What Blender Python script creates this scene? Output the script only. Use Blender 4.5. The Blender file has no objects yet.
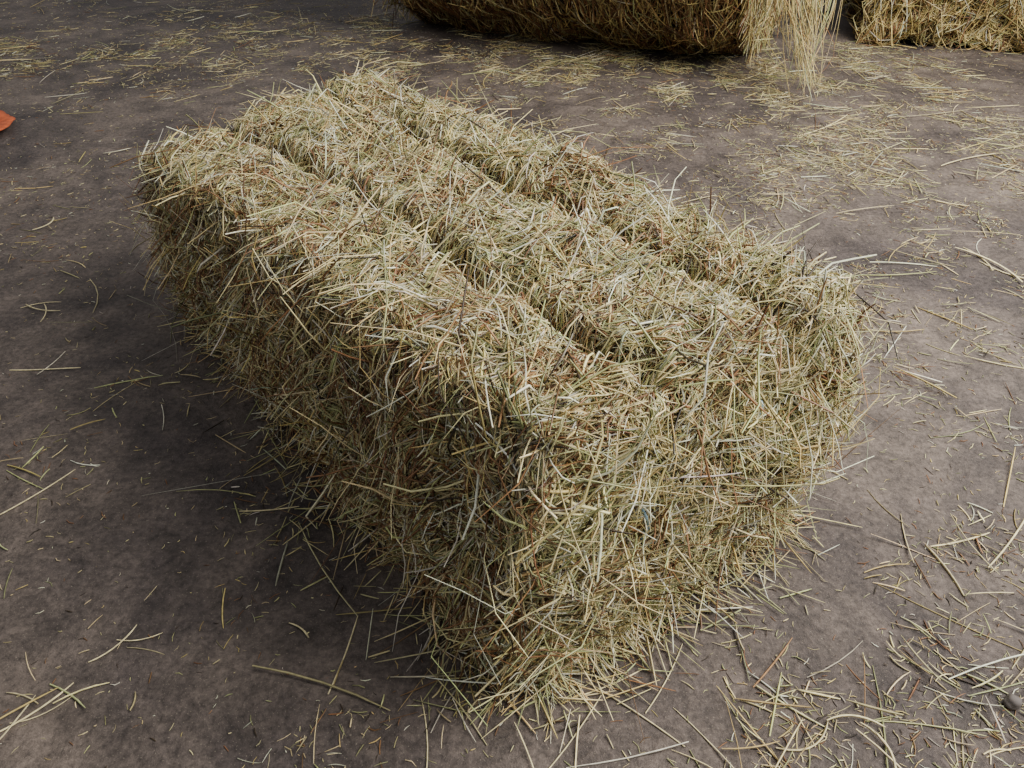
import bpy, math
import numpy as np
from mathutils import Vector, Matrix

rng = np.random.default_rng(7)
scene = bpy.context.scene

# ---------------------------------------------------------------- helpers
def norm(a):
    return a / np.maximum(np.linalg.norm(a, axis=-1, keepdims=True), 1e-9)

class SinNoise:
    def __init__(self, seed, wmin, wmax, n=14):
        r = np.random.default_rng(seed)
        d = norm(r.normal(size=(n, 3)))
        w = np.exp(r.uniform(math.log(wmin), math.log(wmax), n))
        self.k = d * (2 * math.pi / w)[:, None]
        self.ph = r.uniform(0, 6.28, n)
        self.n = n
    def __call__(self, p):
        s = np.zeros(p.shape[:-1])
        for i in range(self.n):
            s += np.sin(p @ self.k[i] + self.ph[i])
        return s / math.sqrt(self.n / 2.0)      # ~unit variance

def raw_mesh(name, verts, quads, mat, cols=None, parent=None):
    me = bpy.data.meshes.new(name)
    verts = np.ascontiguousarray(verts, dtype=np.float32)
    quads = np.ascontiguousarray(quads, dtype=np.int32)
    me.vertices.add(len(verts))
    me.vertices.foreach_set('co', verts.ravel())
    me.loops.add(quads.size)
    me.loops.foreach_set('vertex_index', quads.ravel())
    me.polygons.add(len(quads))
    me.polygons.foreach_set('loop_start', np.arange(0, quads.size, 4, dtype=np.int32))
    me.update(calc_edges=True)
    if cols is not None:
        at = me.color_attributes.new('Col', 'FLOAT_COLOR', 'POINT')
        c4 = np.ones((len(verts), 4), dtype=np.float32)
        c4[:, :3] = cols
        at.data.foreach_set('color', c4.ravel())
    me.materials.append(mat)
    ob = bpy.data.objects.new(name, me)
    scene.collection.objects.link(ob)
    if parent is not None:
        ob.parent = parent
    return ob

def straw_geo(pts, nrm, width, col, flat=None):
    """pts (n,k,3) centre lines -> 3 sided tapered stems"""
    n, k, _ = pts.shape
    tan = np.gradient(pts, axis=1)
    tan = norm(tan)
    nr = norm(nrm)[:, None, :]
    side = norm(np.cross(tan, np.broadcast_to(nr, tan.shape)))
    up = norm(np.cross(side, tan))
    if flat is None:
        flat = rng.uniform(0.25, 1.0, n)
    tw = rng.uniform(-0.8, 0.8, n)
    taper = np.ones(k); taper[0] = 0.75; taper[-1] = 0.45
    r = width[:, None] * 0.5 * taper[None, :]
    rings = []
    for a in (math.pi / 2, math.pi * 7 / 6, math.pi * 11 / 6):
        ca, sa = math.cos(a), math.sin(a)
        ox = ca; oy = sa * flat
        rx = ox * np.cos(tw) - oy * np.sin(tw)
        ry = ox * np.sin(tw) + oy * np.cos(tw)
        rings.append(pts + side * (r * rx[:, None])[..., None] + up * (r * ry[:, None])[..., None])
    V = np.stack(rings, axis=2).reshape(-1, 3)          # n,k,3sides
    base = (np.arange(n) * k * 3)[:, None, None]
    i = np.arange(k - 1)[None, :, None]
    j = np.arange(3)[None, None, :]
    j2 = (j + 1) % 3
    a = base + i * 3 + j
    b = base + i * 3 + j2
    c = base + (i + 1) * 3 + j2
    d = base + (i + 1) * 3 + j
    Q = np.stack([a, b, c, d], axis=-1).reshape(-1, 4)
    shade = rng.uniform(0.82, 1.12, (n, k))
    C = (col[:, None, :] * shade[..., None])[:, :, None, :].repeat(3, axis=2).reshape(-1, 3)
    return V, Q, C

# ---------------------------------------------------------------- materials
def straw_material(name, rough=0.55, spec=0.35):
    m = bpy.data.materials.new(name); m.use_nodes = True
    nt = m.node_tree; b = nt.nodes['Principled BSDF']
    at = nt.nodes.new('ShaderNodeVertexColor'); at.layer_name = 'Col'
    nz = nt.nodes.new('ShaderNodeTexNoise'); nz.inputs['Scale'].default_value = 160
    tc = nt.nodes.new('ShaderNodeTexCoord')
    nt.links.new(tc.outputs['Object'], nz.inputs['Vector'])
    mr = nt.nodes.new('ShaderNodeMapRange')
    mr.inputs['From Min'].default_value = 0.3; mr.inputs['From Max'].default_value = 0.7
    mr.inputs['To Min'].default_value = 0.75; mr.inputs['To Max'].default_value = 1.15
    nt.links.new(nz.outputs['Fac'], mr.inputs['Value'])
    mx = nt.nodes.new('ShaderNodeVectorMath'); mx.operation = 'SCALE'
    nt.links.new(at.outputs['Color'], mx.inputs[0])
    nt.links.new(mr.outputs['Result'], mx.inputs['Scale'])
    nt.links.new(mx.outputs['Vector'], b.inputs['Base Color'])
    b.inputs['Roughness'].default_value = rough
    b.inputs['Specular IOR Level'].default_value = spec
    return m

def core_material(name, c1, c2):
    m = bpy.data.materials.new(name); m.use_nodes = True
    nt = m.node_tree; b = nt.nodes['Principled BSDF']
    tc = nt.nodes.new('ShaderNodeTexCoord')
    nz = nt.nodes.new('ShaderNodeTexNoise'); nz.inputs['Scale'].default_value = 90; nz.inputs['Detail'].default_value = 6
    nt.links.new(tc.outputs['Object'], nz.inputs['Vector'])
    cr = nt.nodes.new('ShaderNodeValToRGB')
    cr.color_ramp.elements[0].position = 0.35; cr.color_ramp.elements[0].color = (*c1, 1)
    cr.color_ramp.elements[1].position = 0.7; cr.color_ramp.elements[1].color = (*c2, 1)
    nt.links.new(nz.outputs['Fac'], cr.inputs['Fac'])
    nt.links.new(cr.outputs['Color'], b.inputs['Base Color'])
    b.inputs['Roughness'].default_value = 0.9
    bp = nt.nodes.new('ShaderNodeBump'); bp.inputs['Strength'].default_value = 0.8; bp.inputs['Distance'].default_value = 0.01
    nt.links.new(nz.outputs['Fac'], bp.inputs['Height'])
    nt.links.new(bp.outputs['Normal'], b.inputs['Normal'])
    return m

def plain_material(name, col, rough=0.8):
    m = bpy.data.materials.new(name); m.use_nodes = True
    nt = m.node_tree; b = nt.nodes['Principled BSDF']
    tc = nt.nodes.new('ShaderNodeTexCoord')
    nz = nt.nodes.new('ShaderNodeTexNoise'); nz.inputs['Scale'].default_value = 60; nz.inputs['Detail'].default_value = 5
    nt.links.new(tc.outputs['Object'], nz.inputs['Vector'])
    cr = nt.nodes.new('ShaderNodeValToRGB')
    cr.color_ramp.elements[0].position = 0.3; cr.color_ramp.elements[0].color = (*[c * 0.6 for c in col], 1)
    cr.color_ramp.elements[1].position = 0.7; cr.color_ramp.elements[1].color = (*[min(1, c * 1.2) for c in col], 1)
    nt.links.new(nz.outputs['Fac'], cr.inputs['Fac'])
    nt.links.new(cr.outputs['Color'], b.inputs['Base Color'])
    b.inputs['Roughness'].default_value = rough
    return m

STRAW = straw_material('straw', .46, .42)
FLOORSTRAW = straw_material('loose_straw', 0.5, 0.35)
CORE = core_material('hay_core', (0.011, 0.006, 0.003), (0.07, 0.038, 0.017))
TWINE = plain_material('baler_twine', (0.30, 0.46, 0.55), 0.6)

PAL = np.array([[.92, .78, .41],   # pale straw
                [.54, .54, .24],   # green tan
                [.33, .165, .070],   # rusty brown
                [.98, .94, .71],   # bleached
                [.055, .034, .016],  # dark
                [.80, .61, .24]])  # golden
def pick(n, w):
    w = np.array(w, float)
    if w.ndim == 1:
        w = w / w.sum()
        idx = rng.choice(len(PAL), n, p=w)
    else:
        cw = np.cumsum(w / w.sum(1, keepdims=True), axis=1)
        idx = (rng.random(n)[:, None] > cw).sum(1).clip(0, len(PAL) - 1)
    c = PAL[idx] * rng.uniform(0.42, 1.12, (n, 1)) * rng.normal(1, .04, (n, 3))
    return np.clip(c, .008, .97)

# ---------------------------------------------------------------- square bale
def make_square_bale(name, origin, ex, ey, L, W, H, n_straw, grooves, r=0.030,
                     amp=0.0055, weights=(4, 3, 3.8, .7, .7), width=(0.0010, 0.0032), lmed=0.041,
                     gold=0.0, shape=None, seed=3, gdepth=0.044, gsig=0.0092, brown_left=True, tail=False):
    par = bpy.data.objects.new(name, None); scene.collection.objects.link(par)
    N1 = SinNoise(seed, 0.12, 0.40); N2 = SinNoise(seed + 1, 0.025, 0.08); N3 = SinNoise(seed + 2, 0.05, 0.2)
    half = np.array([L, W, H]) / 2
    ex = np.array([*ex, 0.0]); ey = np.array([*ey, 0.0])
    org = np.array([*origin, 0.0])

    def groove_y(g, x):
        return g + 0.007 * np.sin(x * 9 + g * 20) + 0.004 * np.sin(x * 31 + g * 50)

    def warp(p, lift, wrap):
        c = p - half
        inner = half - r
        q = np.clip(c, -inner, inner)
        d = c - q
        dl = np.abs(d).max(-1)
        dn = norm(d)
        tgt = wrap * r + (1 - wrap) * np.maximum(dl, r * .6) + lift
        s = q + dn * r + half
        disp = amp * N1(s) + amp * 0.7 * N2(s)
        # flakes: shallow creases across the bale
        fx = s[..., 0] / 0.105 + 0.25 * N1(s * np.array([.3, 1, 1]))
        disp += (0.0055 + .007 * np.abs(dn[..., 1])) * (np.abs(np.sin(math.pi * fx)) ** 0.5 - 0.75) * (1 - 0.6 * np.abs(dn[..., 0]))
        wz = np.clip(dn[..., 2], 0, 1) ** 1.3 + 0.10 * np.abs(dn[..., 0]) + 0.5 * np.clip(-dn[..., 2], 0, 1)
        for g in grooves:
            yg = groove_y(g, s[..., 0])
            e = (s[..., 1] - yg) / gsig
            dep = gdepth * (0.85 + 0.25 * np.sin(s[..., 0] * 13 + g * 31))
            disp -= dep * np.exp(-e * e) * np.clip(wz, 0, 1)
            e2 = (s[..., 1] - yg) / (gsig * 2.2)
            disp -= 0.007 * np.exp(-e2 * e2) * np.clip(wz, 0, 1)
        P = q + dn * (tgt + disp)[..., None] + half
        if shape is not None:
            P = shape(P)
        P[..., 2] = np.maximum(P[..., 2], 0.003)
        return P

    def to_world(P):
        return org + P[..., :1] * ex + P[..., 1:2] * ey + P[..., 2:3] * np.array([0, 0, 1.0])

    # --- core: grid on each of six faces
    Vs, Qs = [], []; off = 0
    for ax in range(3):
        u, v = [a for a in range(3) if a != ax]
        nu = max(8, int(2 * half[u] / 0.006)); nv = max(8, int(2 * half[v] / 0.006))
        for sgn in (0, 1):
            U, Vv = np.meshgrid(np.linspace(0, 2 * half[u], nu), np.linspace(0, 2 * half[v], nv), indexing='ij')
            P = np.zeros((nu, nv, 3)); P[..., u] = U; P[..., v] = Vv; P[..., ax] = sgn * 2 * half[ax]
            P = warp(P, -0.013, 1.0)
            Vs.append(to_world(P).reshape(-1, 3))
            ii, jj = np.meshgrid(np.arange(nu - 1), np.arange(nv - 1), indexing='ij')
            a = off + ii * nv + jj
            Qs.append(np.stack([a, a + nv, a + nv + 1, a + 1], -1).reshape(-1, 4))
            off += nu * nv
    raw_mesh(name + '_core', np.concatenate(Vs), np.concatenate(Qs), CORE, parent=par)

    # --- straws: faces top, left(y=0), near end(x=0), right(y=W), far end(x=L)
    faces = [(2, 1, 0, 1), (1, 0, 0, 2), (0, 0, 1, 2), (1, 1, 0, 2), (0, 1, 1, 2)]
    areas = [L * W, L * H, W * H, L * H, W * H]
    ww = np.array([a * b for a, b in zip(areas, weights)]); ww /= ww.sum()
    AV, AQ, AC = [], [], []; off = 0
    k = 5
    for fi, (ax, sgn, u, v) in enumerate(faces):
        n = int(n_straw * ww[fi])
        p0 = np.zeros((n, 3))
        p0[:, u] = rng.uniform(-0.005, 2 * half[u] + .005, n)
        p0[:, v] = rng.uniform(-0.005, 2 * half[v] + .005, n)
        p0[:, ax] = sgn * 2 * half[ax]
        gd = np.full(n, 9.0)
        if ax == 2:
            for g in grooves:
                gd = np.minimum(gd, np.abs(p0[:, 1] - groove_y(g, p0[:, 0])))
            drop = np.where(gd < gsig * 1.1, .92, np.where(gd < gsig * 1.8, .45, 0))
            keep = rng.random(n) > drop
            p0 = p0[keep]; gd = gd[keep]; n = len(p0)
        dirn = rng.random(n)
        loc = N3(p0)
        if fi == 0:
            ang = np.where(dirn < .58, math.pi / 2 - .25 + 0.5 * loc + rng.normal(0, .40, n), rng.uniform(0, math.pi, n))
        elif fi in (1, 3):
            ang = np.where(dirn < .65, math.pi / 2 + 0.45 * loc + rng.normal(0, .40, n), rng.uniform(0, math.pi, n))
        else:
            ang = np.where(dirn < .45, 0.6 + 0.8 * loc + rng.normal(0, .45, n), rng.uniform(0, math.pi, n))
        ang += math.pi * (rng.random(n) < .5)
        ln = lmed * np.exp(rng.normal(0, .55, n)); ln = np.clip(ln, .008, lmed * 3.2)
        # stalks next to a twine groove end at it instead of bridging it
        if ax == 2:
            reach = (gd - gsig * .4) * 2 / np.maximum(np.abs(np.sin(ang)), .15)
            ln = np.where((rng.random(n) < .87) & (ln > reach), np.maximum(reach, .012), ln)
        lift0 = rng.uniform(-.014, .006, n)
        fly = rng.random(n) < (.13 if fi == 2 else .09)
        fly &= gd > gsig * 1.8
        tilt = np.where(fly, rng.uniform(-.9, .9, n), rng.normal(0, .11, n))
        lift0 = np.where(fly, np.abs(tilt) * ln * .25, lift0)
        bow = rng.normal(0, .035, n) * ln
        curv = rng.normal(0, .06, n) * ln
        wrap = np.where(rng.random(n) < .76, rng.uniform(.85, 1, n), rng.uniform(0.0, .8, n))
        t = np.linspace(-.5, .5, k)
        ca, sa = np.cos(ang), np.sin(ang)
        pts = np.repeat(p0[:, None, :], k, axis=1)
        cu = curv[:, None] * (4 * t ** 2)[None, :]
        pts[..., u] += (ca * ln)[:, None] * t - sa[:, None] * cu
        pts[..., v] += (sa * ln)[:, None] * t + ca[:, None] * cu
        lift = lift0[:, None] + (tilt * ln)[:, None] * t + bow[:, None] * (1 - 4 * t ** 2)[None, :]
        P = warp(pts, lift, wrap[:, None])
        nr = np.zeros((n, 3)); nr[:, ax] = 1 if sgn else -1
        P = to_world(P)
        nrw = nr[:, :1] * ex + nr[:, 1:2] * ey + nr[:, 2:3] * np.array([0, 0, 1.0])
        wd = (width[0] + (width[1] - width[0]) * rng.random(n) ** 1.5) * np.where(rng.random(n) < .05, 1.4, 1)
        b = np.clip(0.50 + 0.6 * N1(p0 * 2.2 + 3.1), 0, 1.1)
        deep = np.clip((0.002 - lift0) / 0.015, 0, 1)  # buried stalks: browner, plus gap shade painted into their colour
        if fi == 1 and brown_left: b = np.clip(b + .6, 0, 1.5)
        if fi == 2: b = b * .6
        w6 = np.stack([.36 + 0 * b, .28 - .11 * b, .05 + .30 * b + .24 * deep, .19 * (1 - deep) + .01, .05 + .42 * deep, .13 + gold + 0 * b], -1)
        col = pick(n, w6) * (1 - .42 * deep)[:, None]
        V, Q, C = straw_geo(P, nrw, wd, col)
        AV.append(V); AQ.append(Q + off); AC.append(C); off += len(V)
    raw_mesh(name + '_straws', np.concatenate(AV), np.concatenate(AQ), STRAW, np.concatenate(AC), parent=par)

    # --- twine loops lying in the grooves
    def twine(nm, P, rad=.0016):
        cu = bpy.data.curves.new(nm, 'CURVE'); cu.dimensions = '3D'
        cu.bevel_depth = rad; cu.bevel_resolution = 2
        sp = cu.splines.new('POLY'); sp.points.add(len(P) - 1)
        for q_, co in zip(sp.points, P): q_.co = (*co, 1)
        cu.materials.append(TWINE)
        o = bpy.data.objects.new(nm, cu); scene.collection.objects.link(o); o.parent = par
    for gi, g in enumerate(grooves):
        m = 90
        path = []
        for (a, b_) in (((0, H), (L, H)), ((L, H), (L, 0)), ((L, 0), (0, 0)), ((0, 0), (0, H))):
            for tt in np.linspace(0, 1, m, endpoint=False):
                path.append((a[0] + (b_[0] - a[0]) * tt, g, a[1] + (b_[1] - a[1]) * tt))
        path.append(path[0])
        p = np.array(path); p[:, 1] = groove_y(g, p[:, 0])
        twine(name + '_twine_%d' % (gi + 1), to_world(warp(p, 0.000, np.ones(len(p)))))
    if tail:
        tt = np.linspace(0, 1, 16)
        p = np.stack([0 * tt, grooves[0] + .004 * np.sin(tt * 5), .145 + .07 * tt], -1)
        twine(name + '_twine_knot', to_world(warp(p, .014 * np.sin(tt * math.pi) - .001, np.ones(16))), .0019)
        p = np.stack([0 * tt, grooves[0] + .13 + .012 * tt, .25 + .04 * tt], -1)
        twine(name + '_twine_tail', to_world(warp(p, .013 * np.sin(tt * math.pi) - .003, np.ones(16))), .0014)
    return par

def main_shape(P):
    Lb, Wb, Hb = 1.04, .45, .355
    x = P[..., 0] / Lb; y = P[..., 1] / Wb; z = P[..., 2] / Hb
    Q = P.copy()
    xs = np.clip(x, 0, 1); yc = np.clip(y, 0, 1); zc = np.clip(z, 0, 1)
    near = np.clip(1 - x * 2.2, 0, 1)
    Q[..., 2] *= 1 - 0.075 * xs - 0.15 * xs ** 2 * np.clip(1 - y * 1.5, 0, 1) - .045 * near * yc ** 2 - .03 * near
    Q[..., 1] += 0.035 * z * (1 - xs)
    # the near end sags outwards, most at the right
    Q[..., 0] -= near * (.018 * np.sin(zc ** 1.3 * math.pi) * (.3 + yc) + .012 * (1 - zc) * (1 - yc))
    Q[..., 1] += (y - .5) * 0.035 * np.sin(zc * math.pi)
    Q[..., 1] -= .015 * xs * (1 - yc)
    return Q

hay = make_square_bale('hay_bale', (0.0, 0.455), (-0.6, 0.8), (0.8, 0.6), 1.04, .45, .355, 180000,
                 grooves=(0.146, 0.325), shape=main_shape, tail=True)

# loose fringe spilling from the foot of the bale on to the floor
def fringe(parent):
    m = 2100
    side = rng.choice(3, m, p=[.55, .25, .20])        # near end, left side, right side
    s = rng.random(m)
    P0 = np.zeros((m, 2)); nn = np.zeros((m, 2)); tg = np.zeros((m, 2))
    EXv = np.array([-.6, .8]); EYv = np.array([.8, .6]); O = np.array([0, .455])
    a = side == 0; P0[a] = O + EYv * (.02 + s[a] * .43)[:, None]; nn[a] = -EXv; tg[a] = EYv
    s2 = s ** 1.3
    a = side == 1; P0[a] = O + EXv * (s2[a] * 1.0)[:, None]; nn[a] = -EYv; tg[a] = EXv
    a = side == 2; P0[a] = O + EYv * .45 + EXv * (s2[a] * 1.0)[:, None]; nn[a] = EYv; tg[a] = EXv
    ln = .036 * np.exp(rng.normal(0, .5, m))
    sp = rng.normal(0, 1.3, m)
    dr = nn * np.cos(sp)[:, None] + tg * np.sin(sp)[:, None]
    off = rng.exponential(.020, m) - .012
    k = 5; t = np.linspace(0, 1, k)
    zz = rng.random(m) ** 2 * .045 * np.exp(-np.maximum(off, 0) / .02)
    P = np.zeros((m, k, 3))
    P[..., :2] = (P0 + nn * off[:, None])[:, None, :] + dr[:, None, :] * (ln[:, None] * t)[..., None]
    P[..., 2] = np.maximum(zz[:, None] * (1 - t) ** 1.5 + .0015 + rng.random(m)[:, None] * .004, .001)
    V, Q, C = straw_geo(P, np.tile([0, 0, 1.0], (m, 1)), rng.uniform(.0009, .0026, m), pick(m, [.45, .22, .12, .12, .04, .15]))
    raw_mesh('hay_bale_fringe', V, Q, STRAW, C, parent=parent)
fringe(hay)

# golden stack bale at the back right
e = norm(np.array([1.0, -0.27])); f = np.array([-e[1], e[0]])
make_square_bale('straw_bale', (1.30, 3.10), tuple(e), tuple(f), 1.6, .8, .7, 26000, grooves=(0.25, 0.55), r=.06,
                 amp=.014, weights=(1, 5, .5, .4, 2), width=(.003, .0055), lmed=.09, gold=1.2, seed=21, brown_left=True, gsig=.015)

# ---------------------------------------------------------------- round bale
def make_round_bale(name, a, b, R, n, seed=5):
    par = bpy.data.objects.new(name, None); scene.collection.objects.link(par)
    N1 = SinNoise(seed, .15, .6); N2 = SinNoise(seed + 1, .05, .15)
    a = np.array([*a, R * .97]); b = np.array([*b, R * .97])
    ax = norm(b - a); Ln = np.linalg.norm(b - a)
    up = np.array([0, 0, 1.0]); sd = np.cross(ax, up)
    def cyl(s, th, rad):
        base = a + s[..., None] * ax
        p = base + (np.cos(th)[..., None] * sd + np.sin(th)[..., None] * up) * rad[..., None]
        d = .012 * N1(p) + .006 * N2(p)
        rad2 = rad + d
        ee = np.minimum(s, Ln - s)
        rad2 = rad2 - .06 * np.clip(1 - ee / .08, 0, 1) ** 2
        p = base + (np.cos(th)[..., None] * sd + np.sin(th)[..., None] * up) * rad2[..., None]
        p[..., 2] = np.maximum(p[..., 2], .004)
        return p
    nt_, ns_ = 128, 60
    T, S = np.meshgrid(np.linspace(0, 2 * math.pi, nt_), np.linspace(0, Ln, ns_), indexing='ij')
    V1 = cyl(S, T, np.full(S.shape, R - .012)).reshape(-1, 3)
    ii, jj = np.meshgrid(np.arange(nt_ - 1), np.arange(ns_ - 1), indexing='ij'); q = ii * ns_ + jj
    Q1 = np.stack([q, q + ns_, q + ns_ + 1, q + 1], -1).reshape(-1, 4)
    Vs = [V1]; Qs = [Q1]; off = len(V1)
    for se in (0.0, Ln):
        T, RR = np.meshgrid(np.linspace(0, 2 * math.pi, nt_), np.linspace(0.01, R - .012, 20), indexing='ij')
        V2 = cyl(np.full(T.shape, se), T, RR).reshape(-1, 3)
        ii, jj = np.meshgrid(np.arange(nt_ - 1), np.arange(19), indexing='ij'); q = off + ii * 20 + jj
        Vs.append(V2); Qs.append(np.stack([q, q + 20, q + 21, q + 1], -1).reshape(-1, 4)); off += len(V2)
    raw_mesh(name + '_core', np.concatenate(Vs), np.concatenate(Qs), CORE, parent=par)
    k = 4; t = np.linspace(-.5, .5, k)
    s0 = rng.uniform(0, Ln, n); th0 = rng.uniform(0, 2 * math.pi, n)
    ln = .12 * np.exp(rng.normal(0, .45, n)).clip(.3, 3)
    an = rng.normal(0, .35, n); an = np.where(rng.random(n) < .25, rng.uniform(0, math.pi, n), an)
    th = th0[:, None] + (np.cos(an) * ln / R)[:, None] * t
    s = np.clip(s0[:, None] + (np.sin(an) * ln)[:, None] * t, 0, Ln)
    lift = rng.uniform(-.008, .012, n)[:, None] + (rng.normal(0, .06, n) * ln)[:, None] * t
    P = cyl(s, th, R + lift)
    nr = P[:, 1] - (a + s[:, 1:2] * ax)
    frac = s0 / Ln  # golden right end; shadow on the left end is painted into straw colours
    w6 = np.stack([.18 + 0 * frac, .04 + 0 * frac, .70 + 0 * frac, .02 + 0 * frac, .22 * frac + .08, .50 * (1 - frac) + .15], -1)
    col = pick(n, w6)
    V, Q, C = straw_geo(P, nr, rng.uniform(.003, .0055, n), col)
    AV, AQ, AC = [V], [Q], [C]; off = len(V)
    for se, sg in ((0.0, -1), (Ln, 1)):
        m = n // 6
        rr = R * np.sqrt(rng.random(m)) * .97; tt = rng.uniform(0, 6.28, m)
        cpt = a + se * ax + sd * (rr * np.cos(tt))[:, None] + up * (rr * np.sin(tt))[:, None]
        aa = rng.uniform(0, 6.28, m); l2 = .12 * np.exp(rng.normal(0, .4, m))
        dd = sd * np.cos(aa)[:, None] + up * np.sin(aa)[:, None]
        P = cpt[:, None, :] + dd[:, None, :] * (l2[:, None] * t)[..., None] + ax * (sg * (rng.uniform(0, .012, m)[:, None] + np.abs(rng.normal(0, .1, m) * l2)[:, None] * (t + .5)))[..., None]
        P[..., 2] = np.maximum(P[..., 2], .004)
        V, Q, C = straw_geo(P, np.tile(ax * sg, (m, 1)), rng.uniform(.003, .0055, m), pick(m, [.3, .15, .25, .05, .1, .3]))
        AV.append(V); AQ.append(Q + off); AC.append(C); off += len(V)
    # frayed hank hanging down the front at the right-hand end, reaching the floor
    m = 120
    k2 = 7; t2 = np.linspace(0, 1, k2)
    top = np.stack([rng.normal(.88, .055, m), rng.normal(2.66, .05, m), rng.uniform(.22, .62, m)], -1)
    bot = np.stack([rng.normal(.91, .03, m), rng.normal(2.42, .05, m), np.full(m, .004)], -1)
    frac_end = rng.uniform(.4, 1.0, m)
    bot = top + (bot - top) * frac_end[:, None]
    mid = rng.normal(0, .035, (m, 3))
    P = top[:, None, :] * (1 - t2)[None, :, None] + bot[:, None, :] * t2[None, :, None] + mid[:, None, :] * np.sin(t2 * math.pi)[None, :, None]
    P[..., 2] = np.maximum(P[..., 2], .004)
    V, Q, C = straw_geo(P, np.tile([0, -1.0, 0], (m, 1)), rng.uniform(.0016, .0034, m), pick(m, [.5, .12, .10, .03, .0, .7]))
    AV.append(V); AQ.append(Q + off); AC.append(C); off += len(V)
    raw_mesh(name + '_straws', np.concatenate(AV), np.concatenate(AQ), STRAW, np.concatenate(AC), parent=par)
    return par
make_round_bale('round_hay_bale', (.92, 3.03), (-.32, 3.62), .6, 26000)

# ---------------------------------------------------------------- floor
def floor_material():
    m = bpy.data.materials.new('worn_concrete'); m.use_nodes = True
    nt = m.node_tree; N = nt.nodes; Lk = nt.links; b = N['Principled BSDF']
    tc = N.new('ShaderNodeTexCoord')
    def noise(sc, det, rough=.55, dist=0):
        n = N.new('ShaderNodeTexNoise'); n.inputs['Scale'].default_value = sc
        n.inputs['Detail'].default_value = det; n.inputs['Roughness'].default_value = rough
        n.inputs['Distortion'].default_value = dist
        Lk.new(tc.outputs['Object'], n.inputs['Vector']); return n
    def ramp(src, p0, c0, p1, c1):
        r = N.new('ShaderNodeValToRGB'); r.color_ramp.elements[0].position = p0; r.color_ramp.elements[1].position = p1
        r.color_ramp.elements[0].color = (*c0, 1); r.color_ramp.elements[1].color = (*c1, 1)
        Lk.new(src, r.inputs['Fac']); return r
    def mix(kind, fac, a, bb):
        x = N.new('ShaderNodeMix'); x.data_type = 'RGBA'; x.blend_type = kind
        if isinstance(fac, float): x.inputs[0].default_value = fac
        else: Lk.new(fac, x.inputs[0])
        Lk.new(a, x.inputs[6])
        if isinstance(bb, tuple): x.inputs[7].default_value = bb
        else: Lk.new(bb, x.inputs[7])
        return x.outputs[2]
    big = noise(2.6, 7, .66, .8); mid = noise(13, 9, .70, .5); fine = noise(110, 6, .75); grit = noise(420, 3, .6)
    base = ramp(big.outputs['Fac'], .38, (.070, .057, .054), .62, (.160, .130, .111))
    midr = ramp(mid.outputs['Fac'], .34, (.52, .51, .51), .66, (1.30, 1.28, 1.26))
    c = mix('MULTIPLY', 1.0, base.outputs['Color'], midr.outputs['Color'])
    finr = ramp(fine.outputs['Fac'], .3, (.40, .39, .39), .72, (1.65, 1.62, 1.58))
    c = mix('MULTIPLY', 1.0, c, finr.outputs['Color'])
    sp = ramp(grit.outputs['Fac'], .62, (0, 0, 0), .68, (1, 1, 1))
    sc = N.new('ShaderNodeMath'); sc.operation = 'MULTIPLY'; sc.inputs[1].default_value = .5
    Lk.new(sp.outputs['Color'], sc.inputs[0])
    c = mix('MIX', sc.outputs[0], c, (.34, .29, .22, 1))
    Lk.new(c, b.inputs['Base Color'])
    rr = N.new('ShaderNodeMapRange'); rr.inputs['To Min'].default_value = .5; rr.inputs['To Max'].default_value = .85
    Lk.new(mid.outputs['Fac'], rr.inputs['Value']); Lk.new(rr.outputs['Result'], b.inputs['Roughness'])
    b.inputs['Specular IOR Level'].default_value = .3
    bp = N.new('ShaderNodeBump'); bp.inputs['Strength'].default_value = .8; bp.inputs['Distance'].default_value = .003
    Lk.new(fine.outputs['Fac'], bp.inputs['Height'])
    bp2 = N.new('ShaderNodeBump'); bp2.inputs['Strength'].default_value = .4; bp2.inputs['Distance'].default_value = .015
    Lk.new(mid.outputs['Fac'], bp2.inputs['Height']); Lk.new(bp.outputs['Normal'], bp2.inputs['Normal'])
    Lk.new(bp2.outputs['Normal'], b.inputs['Normal'])
    return m
fm = bpy.data.meshes.new('floor')
fm.from_pydata([(-7, -4, 0), (7, -4, 0), (7, 9, 0), (-7, 9, 0)], [], [(0, 1, 2, 3)])
fm.materials.append(floor_material())
fl = bpy.data.objects.new('floor', fm); scene.collection.objects.link(fl)

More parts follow.
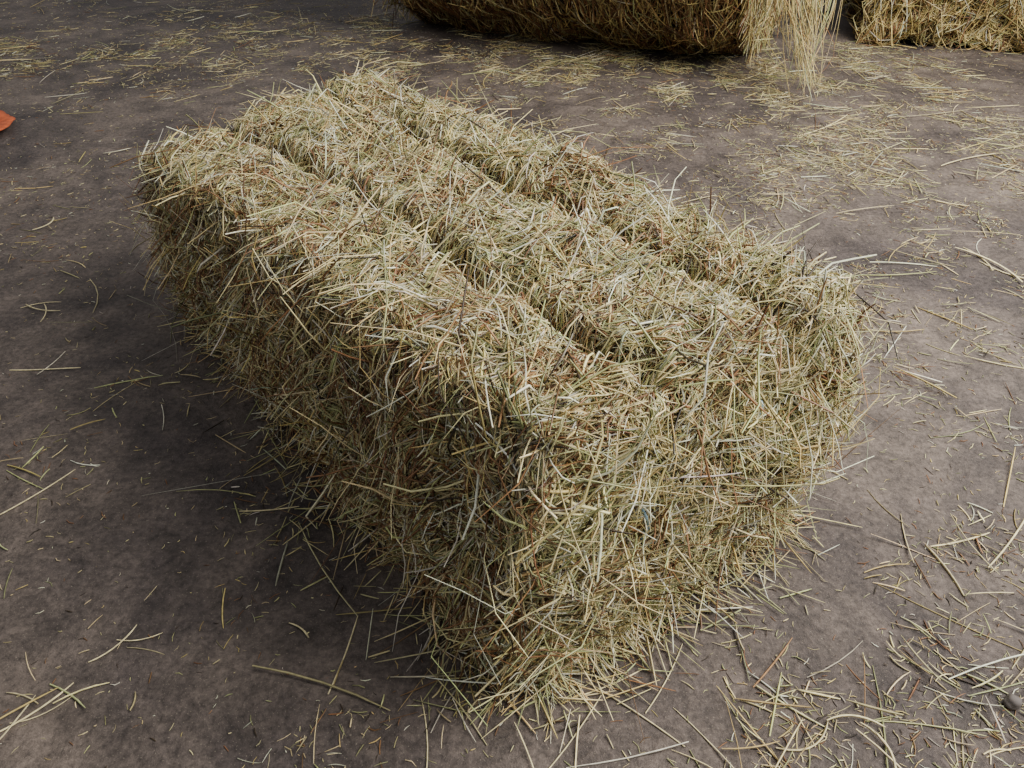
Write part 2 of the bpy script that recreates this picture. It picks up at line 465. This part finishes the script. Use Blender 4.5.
# ---------------------------------------------------------------- loose straw on the floor
FN = SinNoise(40, .12, .6); FN2 = SinNoise(41, .5, 1.5)
EX = np.array([-.6, .8]); EY = np.array([.8, .6])
def bale_dist(x, y):
    rx, ry = x - 0.0, y - .455
    u = rx * EX[0] + ry * EX[1]; v = rx * EY[0] + ry * EY[1]
    dx = np.maximum(np.maximum(-u, u - 1.03), 0); dy = np.maximum(np.maximum(-v, v - .45), 0)
    return np.hypot(dx, dy), u, v
def gauss(x, y, cx, cy, sx, sy):
    return np.exp(-((x - cx) / sx) ** 2 - ((y - cy) / sy) ** 2)
WMAX = 4.5
def density(x, y):
    d, u, v = bale_dist(x, y)
    p = np.stack([x, y, 0 * x], -1)
    cl = np.clip(.45 + .60 * FN(p) + .35 * FN2(p), .06, 2.6)
    right = 1 / (1 + np.exp(-(x - .15 - 0.1 * (y - 1)) * 5))
    w = .14 + .75 * right
    w += 3.0 * np.exp(-d / .05) * (.22 + .78 * right)
    w += 2.8 * gauss(x, y, .35, 2.7, .7, .35) + .5 * gauss(x, y, 1.15, 2.2, .8, .5)
    w += .7 * gauss(x, y, -1.6, 3.0, .7, .5) + .8 * gauss(x, y, -.4, 3.3, .6, .4)
    w += .9 * gauss(x, y, .15, .42, .35, .12)
    w += .6 * gauss(x, y, -.45, .85, .25, .18)
    w += .3 * gauss(x, y, 1.1, 1.5, .7, .5)
    w *= cl
    w[(d <= 0.0)] = 0
    w[(y > 3.1 - .27 * (x - 1.3)) & (x > 1.2)] = 0
    w[(x < -1.36) & (x > -1.62) & (np.abs(y - 2.17) < .12)] = 0
    return w
def sample_floor(n, xr=(-3.2, 3.4), yr=(.05, 4.6)):
    xs, ys = [], []; tot = 0
    while tot < n:
        x = rng.uniform(*xr, 60000); y = rng.uniform(*yr, 60000)
        keep = rng.random(60000) * WMAX < density(x, y)
        xs.append(x[keep]); ys.append(y[keep]); tot += keep.sum()
    return np.concatenate(xs)[:n], np.concatenate(ys)[:n]

FV, FQ, FC = [], [], []; foff = 0
def add_floor(x, y, ang, ln, wd, curv, col, lift=0.004, k=5):
    global foff
    n = len(x); t = np.linspace(-.5, .5, k)
    ca, sa = np.cos(ang)[:, None], np.sin(ang)[:, None]
    cu = (curv * ln)[:, None] * (4 * t ** 2 - .5)[None, :]
    P = np.zeros((n, k, 3))
    P[..., 0] = x[:, None] + ca * ln[:, None] * t - sa * cu
    P[..., 1] = y[:, None] + sa * ln[:, None] * t + ca * cu
    z0 = rng.random(n) ** 2 * lift
    slope = rng.normal(0, .05, n) * ln
    P[..., 2] = np.maximum(wd[:, None] * .45 + z0[:, None] + slope[:, None] * t, wd[:, None] * .4)
    V, Q, C = straw_geo(P, np.tile([0, 0, 1.0], (n, 1)), wd, col)
    FV.append(V); FQ.append(Q + foff); FC.append(C); foff += len(V)

n = 60000
x, y = sample_floor(n)
add_floor(x, y, rng.uniform(0, 6.28, n), rng.uniform(.003, .016, n), rng.uniform(.0007, .0020, n), rng.normal(0, .08, n), pick(n, [.4, .2, .2, .08, .08, .15]) * .92, .001, 3)
n = 12000
x, y = sample_floor(n)
add_floor(x, y, rng.uniform(0, 6.28, n), .027 * np.exp(rng.normal(0, .55, n)), rng.uniform(.0009, .0026, n), rng.normal(0, .05, n), pick(n, [.5, .22, .10, .1, .03, .15]))
n = 2000
x, y = sample_floor(n)
add_floor(x, y, rng.uniform(0, 6.28, n), .08 * np.exp(rng.normal(0, .4, n)), rng.uniform(.0015, .0034, n), rng.normal(0, .035, n), pick(n, [.55, .18, .04, .15, .0, .2]), .008)
# uniform fine dust on all the floor
n = 26000
x = rng.uniform(-3, 3.2, n); y = rng.uniform(.05, 4.5, n)
d, _, _ = bale_dist(x, y); x = x[d > 0]; y = y[d > 0]; n = len(x)
add_floor(x, y, rng.uniform(0, 6.28, n), rng.uniform(.002, .010, n), rng.uniform(.0006, .0016, n), rng.normal(0, .1, n), pick(n, [.4, .1, .15, .15, .05, .1]), .001, 3)
# scattered single stalks everywhere, incl. the emptier left floor
n = 420
x = rng.uniform(-2.4, 2.4, n); y = rng.uniform(.2, 4.0, n)
d, _, _ = bale_dist(x, y); x = x[d > .03]; y = y[d > .03]; n = len(x)
add_floor(x, y, rng.uniform(0, 6.28, n), .045 * np.exp(rng.normal(0, .5, n)), rng.uniform(.001, .0026, n), rng.normal(0, .06, n), pick(n, [.5, .2, .05, .15, .0, .2]), .003, 5)

# individual conspicuous straws (world positions): x, y, angle, length, width, curve
big = [(.544, .618, 1.75, .08, .0036, .05), (.585, .665, .25, .09, .0036, .03), (.65, .667, .75, .14, .0036, .02),
       (-.785, 1.036, .02, .12, .0034, .0), (-.455, .511, .9, .06, .003, .1), (-.43, .52, .2, .05, .002, .1),
       (-.662, .748, .95, .12, .0026, .03), (-.524, .422, .7, .12, .0034, .08), (-.53, .40, 1.2, .10, .003, .02), (-.50, .43, .5, .06, .002, .1),
       (-.247, .531, 2.5, .035, .0035, .1), (.98, 1.394, 2.0, .16, .0045, .12), (1.0, 1.36, 2.3, .12, .0045, -.1), (.97, 1.42, 1.7, .10, .004, .1),
       (.305, .40, .45, .07, .003, .22), (.36, .42, -.1, .06, .003, -.15), (.378, .39, 1.8, .06, .003, .2),
       (.06, .40, .9, .12, .0022, .02), (.13, .43, 2.5, .12, .0024, .02), (.02, .37, 1.9, .10, .002, .03), (-.09, .40, 1.7, .10, .0018, .05),
       (.10, .46, .4, .1, .002, .03), (.17, .47, 1.0, .1, .002, .03), (.20, .40, 2.2, .09, .002, .03),
       (-.881, 1.223, -.3, .08, .003, .1), (-.87, 1.21, 1.9, .06, .003, .1), (-.89, 1.24, .3, .07, .002, -.1),
       (-1.04, 1.574, 1.4, .07, .006, .2), (-.19, .50, 1.4, .1, .0022, .02), (-.33, .72, .1, .08, .0022, .03),
       (1.25, 2.3, .3, .3, .004, .03), (1.5, 2.25, .1, .3, .004, .05), (1.55, 2.05, -.1, .25, .004, .03), (.9, 2.2, .7, .25, .004, .04), (1.2, 1.95, .4, .22, .004, -.05)]
B = np.array(big)
add_floor(B[:, 0], B[:, 1], B[:, 2], B[:, 3], B[:, 4], B[:, 5], np.array([[.86, .74, .42]]) * rng.uniform(.8, 1.1, (len(B), 1)), .004, 8)
raw_mesh('loose_straw', np.concatenate(FV), np.concatenate(FQ), FLOORSTRAW, np.concatenate(FC))

# ---------------------------------------------------------------- orange rag & pebble
def lump(name, loc, size, mat, seed, rough=.25, sub=4):
    import bmesh
    bm = bmesh.new(); bmesh.ops.create_icosphere(bm, subdivisions=sub, radius=1)
    nn = SinNoise(seed, .6, 2.0)
    for v in bm.verts:
        d = 1 + rough * .4 * float(nn(np.array(v.co)[None])[0])
        v.co = Vector((v.co.x * size[0] * d, v.co.y * size[1] * d, max(v.co.z * d, -.75) * size[2]))
    zmin = min(v.co.z for v in bm.verts)
    for v in bm.verts: v.co.z -= zmin
    for f_ in bm.faces: f_.smooth = True
    me = bpy.data.meshes.new(name); bm.to_mesh(me); bm.free()
    me.materials.append(mat)
    o = bpy.data.objects.new(name, me); o.location = loc; scene.collection.objects.link(o); return o
lump('orange_rag', (-1.50, 2.17, 0.0), (.055, .07, .016), plain_material('orange_cloth', (.50, .10, .03)), 60, .9)
lump('pebble', (.536, .440, 0.0), (.009, .008, .006), plain_material('stone', (.12, .10, .09)), 61, .3, 3)

# ---------------------------------------------------------------- light
def area(name, loc, target, sx, sy, power, col):
    l = bpy.data.lights.new(name, 'AREA'); l.shape = 'RECTANGLE'; l.size = sx; l.size_y = sy; l.energy = power; l.color = col
    o = bpy.data.objects.new(name, l); o.location = loc
    o.rotation_euler = (Vector(target) - Vector(loc)).to_track_quat('-Z', 'Y').to_euler()
    scene.collection.objects.link(o); return o
area('barn_door_daylight', (2.0, 1.0, 2.1), (.4, .95, .2), 2.4, 2.0, 215, (1.0, .98, .93))
w = bpy.data.worlds.new('barn_ambient'); scene.world = w; w.use_nodes = True
bg = w.node_tree.nodes['Background']; bg.inputs['Color'].default_value = (.93, .95, 1.0, 1); bg.inputs['Strength'].default_value = .38

# ---------------------------------------------------------------- camera
cam = bpy.data.cameras.new('camera'); cam.sensor_width = 36; cam.lens = 27.07; cam.clip_start = .01
co = bpy.data.objects.new('camera', cam); co.location = (0, 0, .78)
co.rotation_euler = (math.radians(90 - 38), 0, 0)
scene.collection.objects.link(co); scene.camera = co
